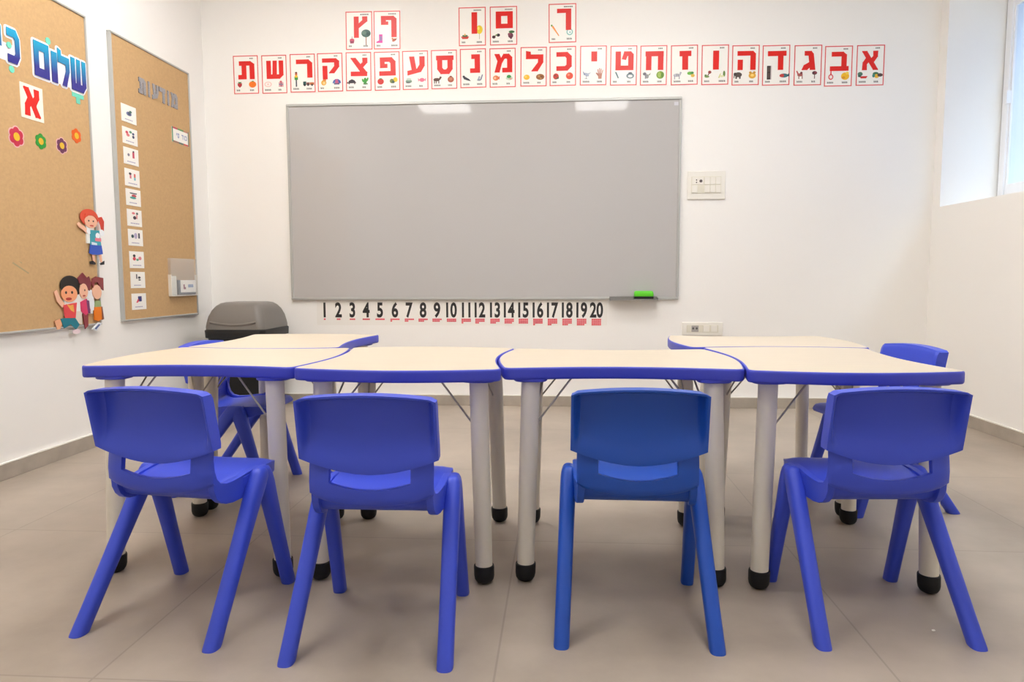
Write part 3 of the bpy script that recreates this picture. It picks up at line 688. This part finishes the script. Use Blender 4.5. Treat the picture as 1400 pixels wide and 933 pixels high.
for k, (x0, x1, lab) in enumerate(((-1.534, -.633, 'white number strip from 1 to 10 under the left half of the whiteboard'), (-.631, .284, 'white number strip from 11 to 20 under the whiteboard, right of the other strip'))):
    cx = (x0+x1)/2
    t = thing('number_strip', lab, 'number strip', (cx, D, .503), 0, 'number strips under the whiteboard')
    MB().rect(x0-cx, x1-cx, 0, .156, -.001, .001).build('strip_sheet', STRIP_PAPER, t, smooth=False)
    for i in range(10):
        n = k*10+i+1; x = NX[n-1]-cx
        me = text_mesh(str(n), .088, .68 if n < 10 else .64); me.materials.append(M['ink'])
        o = bpy.data.objects.new('numeral', me); COL.objects.link(o); o.parent = t; o.location = (x, 0, .053)
        m = MB(); cw, rh = .0118, .0105
        for q in range(n):
            r, c = divmod(q, 5); L = -.0295 if n >= 5 else -cw*n/2
            m.rect(x+L+c*cw, x+L+c*cw+cw-.0006, .042-r*rh-rh+.0014, .042-r*rh, .001, .0014)
        m.build('counting_squares', pc((226, 92, 104)), t, smooth=False)

# ------------------------------------------------------------------ switch and socket plates
t = thing('switch_plate', 'ivory double row switch and socket plate right of the whiteboard', 'switch', (.866, D, 1.262))
MB().rect(-.112, .112, 0, .168, 0, .010).build('plate', M['plate'], t, smooth=False, bevel=.004)
MB().rect(-.090, .086, .035, .135, .010, .0125).build('inner_frame', M['plate2'], t, smooth=False, bevel=.001)
for x0, x1, z0, z1 in ((-.012, .018, .088, .130), (.022, .050, .088, .130), (.054, .082, .088, .130), (-.012, .018, .040, .083), (.022, .050, .040, .083), (.054, .082, .040, .083), (-.086, -.054, .040, .083)):
    MB().rect(x0, x1, z0, z1, .0125, .0165).build('rocker', M['plate'], t, smooth=False, bevel=.001)
m = MB().rect(-.086, -.018, .088, .130, .0125, .015); so = m.build('socket_face', M['plate'], t, smooth=False, bevel=.001)
m = MB(); m.oval(-.034, .108, .009, .009, .015, .0156, 14).oval(-.060, .114, .004, .004, .015, .0156, 10).oval(-.060, .100, .004, .004, .015, .0156, 10)
m.build('socket_hole', pc((96, 84, 84)), so, smooth=False)
t = thing('socket_plate', 'white low socket plate half hidden behind the right back table', 'socket', (.860, D, .445))
MB().rect(-.122, .122, 0, .080, 0, .010).build('plate', M['plate'], t, smooth=False, bevel=.004)
MB().rect(-.095, .095, .018, .064, .010, .0125).build('inner_frame', M['plate2'], t, smooth=False, bevel=.001)
m = MB(); m.rect(-.066, -.024, .022, .060, .0125, .0135); so = m.build('socket_face', pc((168, 164, 160)), t, smooth=False)
m = MB(); m.oval(-.056, .043, .006, .007, .0135, .014, 12).oval(-.035, .043, .006, .007, .0135, .014, 12); m.build('socket_hole', pc((90, 88, 88)), so, smooth=False)
for x in (.004, .050):
    MB().rect(x, x+.036, .022, .060, .0125, .0155).build('rocker', M['plate'], t, smooth=False, bevel=.001)

# ------------------------------------------------------------------ left wall: two pin boards (local X runs along the wall towards the back)
L90 = PI/2
def pin_board(label, y0, y1, z0, z1):
    t = thing('pin_board', label, 'pin board', (XL, (y0+y1)/2, z0), L90, 'cork pin boards on the left wall')
    w, h = (y1-y0)/2, z1-z0; f = .010
    MB().rect(-w+f, w-f, f, h-f, 0, .016).build('cork_panel', M['cork'], t, smooth=False)
    m = MB()
    for r in ((-w, w, 0, f), (-w, w, h-f, h), (-w, -w+f, f, h-f), (w-f, w, f, h-f)): m.rect(*r, 0, .022)
    m.build('frame', M['alu'], t, smooth=False, bevel=.003)
    return t
pin_board('big cork pin board at the left edge with blue Hebrew greeting', 1.47, 3.2695, .578, 2.0063)
pin_board('narrow cork pin board near the corner with a column of small cards', 3.446, 4.1885, .581, 2.0055)
XP = XL+.016                                     # cork surface
def on_wall(name, label, cat, y, z, group=None): return thing(name, label, cat, (XP, y, z), L90, group)

# blue greeting word, four letters reading right to left
t = on_wall('greeting_word', 'complete four letter blue Hebrew word with white outline on the big pin board', 'lettering', 3.082, 1.650)
spec = [('final_mem', -.160, .086, .0, .138), ('vav', -.0925, .104, .0, .124), ('lamed', -.016, .068, .0, .122), ('shin', .069, .094, .0, .136)]
m = MB()
for n, x, w_, z, h in spec: outline_letter(m, n, x, z, w_, h, .0125, 0, .0014)
m.rect(-.165, .160, .0, .10, 0, .0013)
m.build('white_outline', pc((240, 240, 246)), t, smooth=False)
for n, x, w_, z, h in spec: bold_letter(MB(), n, x, z, w_, h, .0030, .0036, .0050).build('letter', M['letter_blue'], t, smooth=False)
TEAL = pc((112, 214, 190))
m = MB().oval(-.068, .163, .015, .015, 0, .002, 18); m.build('vowel_dot', TEAL, t, smooth=False)
m = MB().rect(.068, .146, -.032, -.014, 0, .002).rect(.094, .120, -.058, -.030, 0, .002); m.build('vowel_mark', TEAL, t, smooth=False)
t = on_wall('greeting_word', 'blue Hebrew word with white outline cut off by the left edge of the photo', 'lettering', 2.75, 1.650)
spec = [('kaf', .022, .070, .012, .128), ('yod', -.070, .1, -.01, .145)]
m = MB()
for n, x, w_, z, h in spec: outline_letter(m, n, x, z, w_, h, .0125, 0, .0014)
m.rect(-.04, .09, .01, .08, 0, .0013)
m.build('white_outline', pc((240, 240, 246)), t, smooth=False)
for n, x, w_, z, h in spec: bold_letter(MB(), n, x, z, w_, h, .0030, .0036, .0050).build('letter', M['letter_blue'], t, smooth=False)
m = MB().oval(.046, -.016, .014, .014, 0, .002, 18); m.build('vowel_dot', TEAL, t, smooth=False)
m = MB().oval(.036, .075, .012, .012, .0024, .0054, 18); m.build('vowel_dot', TEAL, t, smooth=False)

t = on_wall('letter_card', 'cream card with a red letter alef below the blue greeting', 'letter card', 2.897, 1.457)
MB().rect(-.064, .064, 0, .141, 0, .0018).build('card_sheet', pc((244, 240, 222)), t, smooth=False)
bold_letter(MB(), 'alef', -.040, .018, .080, .105, .005, .0018, .0026).build('letter', M['red'], t, smooth=False)
for y, z, c, words in ((2.799, 1.370, (196, 44, 74), 'crimson flower sticker, leftmost and largest under the red alef card'), (2.936, 1.377, (44, 150, 56), 'green flower sticker with yellow centre'),
                       (3.064, 1.382, (104, 50, 84), 'dark purple flower sticker with yellow centre'), (3.164, 1.444, (226, 96, 24), 'orange flower sticker nearest the right edge of the big pin board')):
    t = on_wall('flower_sticker', words + ' on the pin board', 'sticker', y, z, 'flower stickers on the big pin board')
    k = 1.12 if c[0] == 196 else .95
    m = MB()
    for i in range(6):
        a = 2*PI*i/6+.5; m.oval(.020*k*math.cos(a), .020*k*math.sin(a), .0150*k, .0150*k, 0, .0012+.00006*i, 16)
    if c[1] in (44, 50):
        b = MB()
        for i in range(6):
            a = 2*PI*i/6+.5; b.oval(.022*k*math.cos(a), .021*k*math.sin(a), .0185*k, .0185*k, 0, .0008+.00003*i, 16)
        b.build('pale_rim', pc((226, 178, 178)), t, smooth=False)
    m.build('petals', pc(c), t, smooth=False)
    MB().oval(0, 0, .0150*k, .0150*k, 0, .0026, 18).build('flower_centre', pc((222, 180, 44)), t, smooth=False)

# children cut-outs: printed flat paper figures
def cutout(parent, shapes, mp, pad, d0=.0062):
    MB().rect(*pad, 0, d0).build('foam_pad', pc((236, 236, 232)), parent, smooth=False)
    for k, (nm, rgb, kind, dat) in enumerate(shapes):
        m = MB(); a, b = d0, d0+.001+.0002*k
        if kind == 'o':
            x, z = mp(dat[0], dat[1]); x2, z2 = mp(dat[0]+dat[2], dat[1]-dat[3]); m.oval(x, z, abs(x2-x), abs(z2-z), a, b, 24)
        else: m.prism([mp(*q) for q in dat], a, b)
        m.build(nm, pc(rgb), parent, smooth=False)
SK = (240, 186, 156)
t = on_wall('girl_cutout', 'paper cutout of a waving red haired girl in a blue skirt on the board edge', 'paper cutout', 3.225, .862)
cutout(t, [
 ('arm', SK, 'p', [(36, 330), (60, 300), (85, 325), (125, 350), (172, 398), (152, 440), (100, 392), (60, 370)]),
 ('ponytail', (206, 66, 48), 'p', [(285, 225), (345, 205), (372, 262), (360, 425), (332, 385), (318, 300)]),
 ('hair', (216, 82, 56), 'o', (188, 235, 112, 106)),
 ('leg', SK, 'p', [(196, 670), (232, 670), (226, 785), (204, 785)]), ('leg', SK, 'p', [(276, 670), (312, 670), (322, 785), (298, 785)]),
 ('shoe', (34, 32, 36), 'p', [(162, 778), (205, 770), (238, 796), (232, 818), (170, 815)]), ('shoe', (34, 32, 36), 'p', [(290, 800), (330, 775), (348, 765), (345, 812), (298, 820)]),
 ('sleeve', (236, 240, 244), 'o', (172, 405, 28, 36)), ('sleeve', (236, 240, 244), 'o', (330, 410, 34, 42)),
 ('shirt', (60, 160, 176), 'p', [(188, 388), (300, 384), (318, 585), (182, 585)]),
 ('shirt_panel', (236, 240, 246), 'o', (277, 452, 28, 38)), ('shirt_panel', (214, 232, 240), 'p', [(195, 535), (262, 545), (262, 575), (195, 572)]),
 ('stripe', (228, 124, 140), 'p', [(240, 480), (316, 480), (316, 522), (240, 522)]),
 ('skirt', (52, 88, 190), 'p', [(182, 572), (318, 572), (330, 678), (280, 692), (200, 692), (160, 676)]),
 ('face', SK, 'o', (200, 285, 76, 78)), ('fringe', (216, 82, 56), 'p', [(120, 260), (135, 190), (210, 170), (270, 200), (285, 262), (250, 212), (180, 205), (140, 235)]),
 ('eye', (60, 50, 46), 'o', (172, 275, 8, 11)), ('eye', (60, 50, 46), 'o', (228, 275, 8, 11)), ('mouth', (206, 90, 80), 'o', (205, 333, 24, 10)),
], lambda x, y: ((x-207)*.00058, (822-y)*.000373), (-.035, .02, .10, .20))
t = on_wall('children_cutout', 'paper cutout of three running children over the lower corner of the big pin board', 'paper cutout', 3.115, .545)
cutout(t, [
 ('backing', (232, 236, 240), 'p', [(520, 280), (600, 300), (615, 560), (530, 570)]), ('backing', (226, 214, 200), 'p', [(330, 560), (430, 560), (430, 740), (350, 700)]),
 ('arm', SK, 'p', [(100, 300), (135, 276), (170, 380), (222, 455), (190, 505), (128, 420)]),
 ('hair', (34, 30, 28), 'o', (300, 222, 124, 122)), ('hair', (34, 30, 28), 'o', (390, 290, 38, 55)),
 ('leg', (232, 170, 130), 'p', [(85, 660), (150, 640), (172, 700), (150, 770), (110, 770)]),
 ('trousers', (30, 122, 140), 'p', [(160, 640), (335, 632), (392, 735), (345, 795), (282, 722), (195, 765)]),
 ('shirt', (228, 76, 80), 'p', [(200, 470), (372, 448), (346, 645), (212, 635)]), ('scarf', (238, 176, 80), 'p', [(240, 460), (285, 480), (325, 470), (330, 570), (290, 545)]),
 ('shoe', (236, 214, 220), 'o', (348, 822, 50, 30)),
 ('face', (242, 164, 120), 'o', (283, 332, 100, 104)), ('mouth', (176, 50, 44), 'o', (270, 396, 38, 18)), ('eye', (40, 34, 32), 'o', (240, 315, 12, 18)), ('eye', (40, 34, 32), 'o', (315, 315, 12, 18)),
 ('hair', (126, 52, 62), 'p', [(398, 130), (465, 60), (520, 130), (548, 108), (575, 200), (548, 300), (485, 262), (412, 195)]),
 ('leg', (140, 60, 66), 'p', [(438, 590), (512, 590), (502, 760), (460, 802)]),
 ('shirt', (214, 58, 104), 'p', [(420, 442), (500, 402), (545, 560), (475, 622), (422, 565)]), ('satchel', (120, 60, 110), 'p', [(492, 420), (530, 430), (540, 600), (505, 590)]),
 ('face', SK, 'o', (466, 302, 54, 100)), ('eye', (60, 40, 40), 'o', (478, 290, 8, 14)), ('mouth', (190, 70, 70), 'o', (465, 362, 18, 10)),
 ('face', SK, 'o', (645, 320, 62, 96)),
 ('hair', (140, 62, 66), 'p', [(578, 210), (590, 140), (640, 112), (742, 130), (738, 300), (695, 262), (660, 190), (620, 190), (596, 262)]),
 ('arm', (130, 80, 66), 'p', [(684, 520), (706, 520), (722, 690), (700, 700)]),
 ('shirt', (150, 170, 120), 'p', [(612, 440), (685, 436), (692, 540), (604, 540)]), ('trousers', (236, 126, 30), 'p', [(602, 520), (690, 520), (690, 690), (640, 712), (590, 690)]),
 ('shoe', (226, 230, 238), 'p', [(552, 812), (640, 730), (690, 742), (610, 842)]), ('shoelace', (80, 100, 150), 'p', [(578, 806), (640, 752), (662, 762), (600, 822)]),
], lambda x, y: ((x-412)*.00052, (862-y)*.000350), (-.10, .09, .09, .20))
MB().rect(-.050, -.018, .006, .024, -.016, .0062).build('foam_pad', pc((236, 236, 232)), t, smooth=False)
t = on_wall('pen_scribble', 'faint green grey scribble mark low on the big pin board', 'mark', 2.78, .84)
MB().prism([(-.045, .02), (.04, -.022), (.044, -.018), (-.04, .025)], 0, .0003).prism([(-.01, .03), (.005, .02), (.008, .024)], 0, .0003).build('scribble', pc((166, 152, 110)), t, smooth=False)

# narrow board: title, schedule cards, sign, pouch
t = on_wall('silver_title', 'silver glitter Hebrew title at the top of the narrow pin board', 'lettering', 3.842, 1.765)
x = .205
for n, w_ in (('mem', .062), ('vav', .034), ('dalet', .056), ('ayin', .056), ('vav', .034), ('tav', .062)):
    x -= w_; bold_letter(MB(), n, x, .002, w_*.98, .074, .0035, 0, .004).build('letter', M['silver'], t, smooth=False); x -= .014
SCH = [
 (1.675, 1.588, [O((120, 130, 170), 0, .5, .5, .35), Rc((70, 80, 110), -.2, .3, .3, .8), O((60, 110, 90), .3, .9, .25, .2)], 'topmost, with one blue grey picture'),
 (1.562, 1.480, [O((214, 80, 96), -.6, .9, .25, .25), O((220, 120, 130), -.4, .5, .3, .25), O((90, 150, 120), .1, 1.1, .25, .2), O((70, 80, 120), .6, .9, .2, .2), O((60, 70, 110), .6, .4, .2, .25)], 'second from the top, with many small red and blue marks'),
 (1.462, 1.378, [O((120, 120, 140), -.5, .6, .2, .25), Rc((200, 60, 90), .25, .2, .6, 1.2), O((80, 60, 70), .45, 1.3, .15, .15)], 'third from the top, with a tall red figure'),
 (1.356, 1.269, [O((60, 50, 60), -.4, 1.1, .25, .2), Rc((214, 120, 140), -.5, .3, -.2, .9), Rc((220, 100, 90), .3, .6, .6, 1.2), Rc((120, 190, 200), .3, .1, .6, .6)], 'fourth from the top, with two figures'),
 (1.255, 1.171, [P((70, 80, 90), (-.7, 1.2), (.7, 1.2), (.6, 1.0), (-.6, 1.0)), O((200, 80, 90), .1, .7, .45, .25), O((80, 170, 160), -.1, .35, .6, .2)], 'fifth from the top, with a red and teal picture'),
 (1.152, 1.067, [O((220, 120, 130), -.2, 1.2, .3, .2), O((60, 50, 70), .0, .45, .3, .3), Rc((226, 150, 150), .3, .3, .55, 1.0), O((80, 90, 90), .5, 1.2, .2, .2)], 'sixth from the top, with one dark blot'),
 (1.051, .967, [O((50, 80, 90), -.6, .6, .25, .3), O((190, 180, 210), .0, .7, .3, .5), Rc((50, 60, 80), .5, .3, .8, 1.2)], 'seventh from the top, with dark marks at both sides'),
 (.938, .852, [O((40, 50, 50), -.5, 1.1, .25, .25), O((220, 70, 90), -.5, .6, .3, .3), O((90, 160, 130), .1, .45, .25, .2), O((220, 130, 140), .6, .7, .3, .3)], 'eighth from the top, with a red and a green blot'),
 (.833, .749, [Rc((50, 60, 70), -.35, .6, -.15, 1.4), Rc((50, 60, 70), .1, .3, .5, .5), O((50, 60, 70), .25, .8, .25, .2)], 'ninth from the top, with a small black drawing'),
 (.721, .637, [Rc((60, 64, 130), -.2, .4, .5, 1.3), P((220, 80, 100), (-.6, .2), (-.2, .9), (0, .6), (-.3, .2))], 'lowest, with a navy square and red stroke'),
]
for i, (z1, z0, art, words) in enumerate(SCH):
    t = on_wall('schedule_card', 'small white pin board card, ' + words, 'schedule card', 3.574+.0012*i, z0, 'schedule cards in a column on the narrow pin board')
    h = z1-z0
    MB().rect(-.063, .063, 0, h, 0, .002).build('card_sheet', M['paper'], t, smooth=False)
    pic(t, art, 0, .030, .045, .030, .002)
    m = MB(); x = -.036
    for k in range(5):
        q = random.uniform(.008, .014); m.rect(x, x+q, .012, .017, .002, .0023); x += q+.003
    m.build('caption', pc((176, 170, 196)), t, smooth=False)
t = on_wall('framed_sign', 'small white sign with green and red border and blue writing on the narrow pin board', 'sign', 4.068, 1.572)
MB().rect(-.092, .092, 0, .085, 0, .002).build('card_sheet', M['paper'], t, smooth=False)
m = MB()
for c, r in (((84, 150, 110), (-.092, -.080, 0, .085)), ((96, 120, 110), (.082, .092, .0, .085)), ((190, 60, 90), (-.08, -.03, .076, .085)), ((90, 150, 90), (-.03, .035, .076, .085)), ((190, 130, 110), (.035, .082, .076, .085)),
             ((150, 110, 90), (-.08, -.02, 0, .009)), ((80, 110, 100), (-.02, .03, 0, .009)), ((206, 70, 60), (.03, .082, 0, .009))): m.use(pc(c)).rect(*r, .002, .0024)
m.build('border', None, t, smooth=False)
m = MB(); m.use(pc((130, 146, 190)))
for n, x in (('kaf', .050), ('vav', .034), ('dalet', .012), ('samekh', -.034), ('yod', -.052)): letter(m, n, x, .030, .020, .026, .002, .0024)
m.build('writing', None, t, smooth=False)
t = on_wall('plastic_pouch', 'clear plastic pouch holding small cards low on the narrow pin board', 'pouch', 4.02, .700)
MB().rect(-.145, .145, 0, .213, .0168, .0176).rect(-.145, .145, 0, .213, .0004, .001).build('pouch_film', M['pouch'], t, smooth=False)
m = MB().rect(-.145, .145, -.002, .002, 0, .018).rect(-.147, -.143, 0, .12, 0, .018).rect(.143, .147, 0, .12, 0, .018); m.build('seam', pc((224, 220, 212)), t, smooth=False)
MB().rect(-.138, -.085, .004, .112, .002, .014).build('card_stack', pc((226, 226, 218)), t, smooth=False)
t2 = on_wall('card_pack', 'pack of white cards with small blue print inside the plastic pouch', 'cards', 4.040, .706)
t2.location.x = XP+.001
MB().rect(-.080, .108, 0, .083, 0, .012).build('cards', pc((100, 106, 116)), t2, smooth=False)
MB().rect(-.062, .108, .012, .083, .012, .0145).build('top_card', M['paper'], t2, smooth=False)
m = MB(); m.use(pc((150, 90, 110))).rect(-.035, -.02, .030, .058, .0145, .0148).rect(-.02, -.008, .030, .042, .0145, .0148); m.use(pc((120, 150, 200)))
for k in range(4): m.rect(.018+.015*k, .03+.015*k, .040, .058, .0145, .0148)
m.build('print', None, t2, smooth=False)

# ------------------------------------------------------------------ swing-lid bin in the corner
t = thing('waste_bin', 'black waste bin with a grey domed swing lid in the left corner', 'bin', (-1.862, 4.135, 0))
def rr(hx, hy, z, r=.04, n=6):
    out = []
    for cx, cy, a0 in ((hx-r, hy-r, 0), (-hx+r, hy-r, PI/2), (-hx+r, -hy+r, PI), (hx-r, -hy+r, 1.5*PI)):
        for i in range(n+1):
            a = a0+PI/2*i/n; out.append((cx+r*math.cos(a), cy+r*math.sin(a), z))
    return out
MB().rings([rr(.135, .165, 0, .03), rr(.138, .168, .01, .035), rr(.166, .196, .455), rr(.178, .205, .458), rr(.180, .207, .500), rr(.174, .202, .506)]).build('body', M['binbody'], t, sharp=50)
MB().rings([rr(.174, .202, .504), rr(.174, .202, .522), rr(.170, .199, .545), rr(.163, .190, .580), rr(.150, .172, .615), rr(.134, .150, .640), rr(.118, .126, .654), rr(.100, .10, .659)]).build('domed_lid', M['binlid'], t, sharp=50)
g = []
for i in range(13):
    x = -.135+.27*i/12; sag = .016*(1-(x/.135)**2)
    g.append([(x, y, z-sag) for y, z in ((-.2015, .556), (-.206, .553), (-.207, .547), (-.202, .541))])
MB().rings([[p for p in r] for r in g]).build('flap_handle', M['binlid'], t, sharp=60)

# ------------------------------------------------------------------ daylight and camera
wd = bpy.data.worlds.new('sky'); SC.world = wd; wd.use_nodes = True
nt = wd.node_tree; bg = nt.nodes['Background']
# pale blue near the horizon, brighter overcast sky higher up
tc = nt.nodes.new('ShaderNodeTexCoord'); sp = nt.nodes.new('ShaderNodeSeparateXYZ'); rp = nt.nodes.new('ShaderNodeValToRGB')
nt.links.new(tc.outputs['Generated'], sp.inputs[0]); nt.links.new(sp.outputs['Z'], rp.inputs['Fac']); nt.links.new(rp.outputs['Color'], bg.inputs['Color'])
e = rp.color_ramp.elements; e[0].position = .46; e[0].color = (.054, .082, .126, 1); e[1].position = .75; e[1].color = (.74, .89, 1, 1)
bg.inputs['Strength'].default_value = SKY

f, yaw, pitch, roll = 974.85, .0683, -.0879, -.0026
fw = Vector((-math.sin(yaw)*math.cos(pitch), math.cos(yaw)*math.cos(pitch), math.sin(pitch)))
r = Vector((math.cos(yaw), math.sin(yaw), 0)); u = r.cross(fw)
r2 = r*math.cos(roll)+u*math.sin(roll); u2 = -r*math.sin(roll)+u*math.cos(roll)
cam = bpy.data.cameras.new('camera'); cam.sensor_width = 36; cam.lens = f/1400*36; cam.clip_start = .05
co = bpy.data.objects.new('camera', cam); COL.objects.link(co)
mtx = Matrix((r2, u2, -fw)).transposed().to_4x4(); mtx.translation = Vector((0, 0, .795)); co.matrix_world = mtx
SC.camera = co
vs = SC.view_settings
vs.view_transform = 'Standard'; vs.look = 'None'; vs.exposure = .12; vs.gamma = 1; vs.use_curve_mapping = False
SC.cycles.use_denoising = True
SC.cycles.max_bounces = 10; SC.cycles.diffuse_bounces = 6
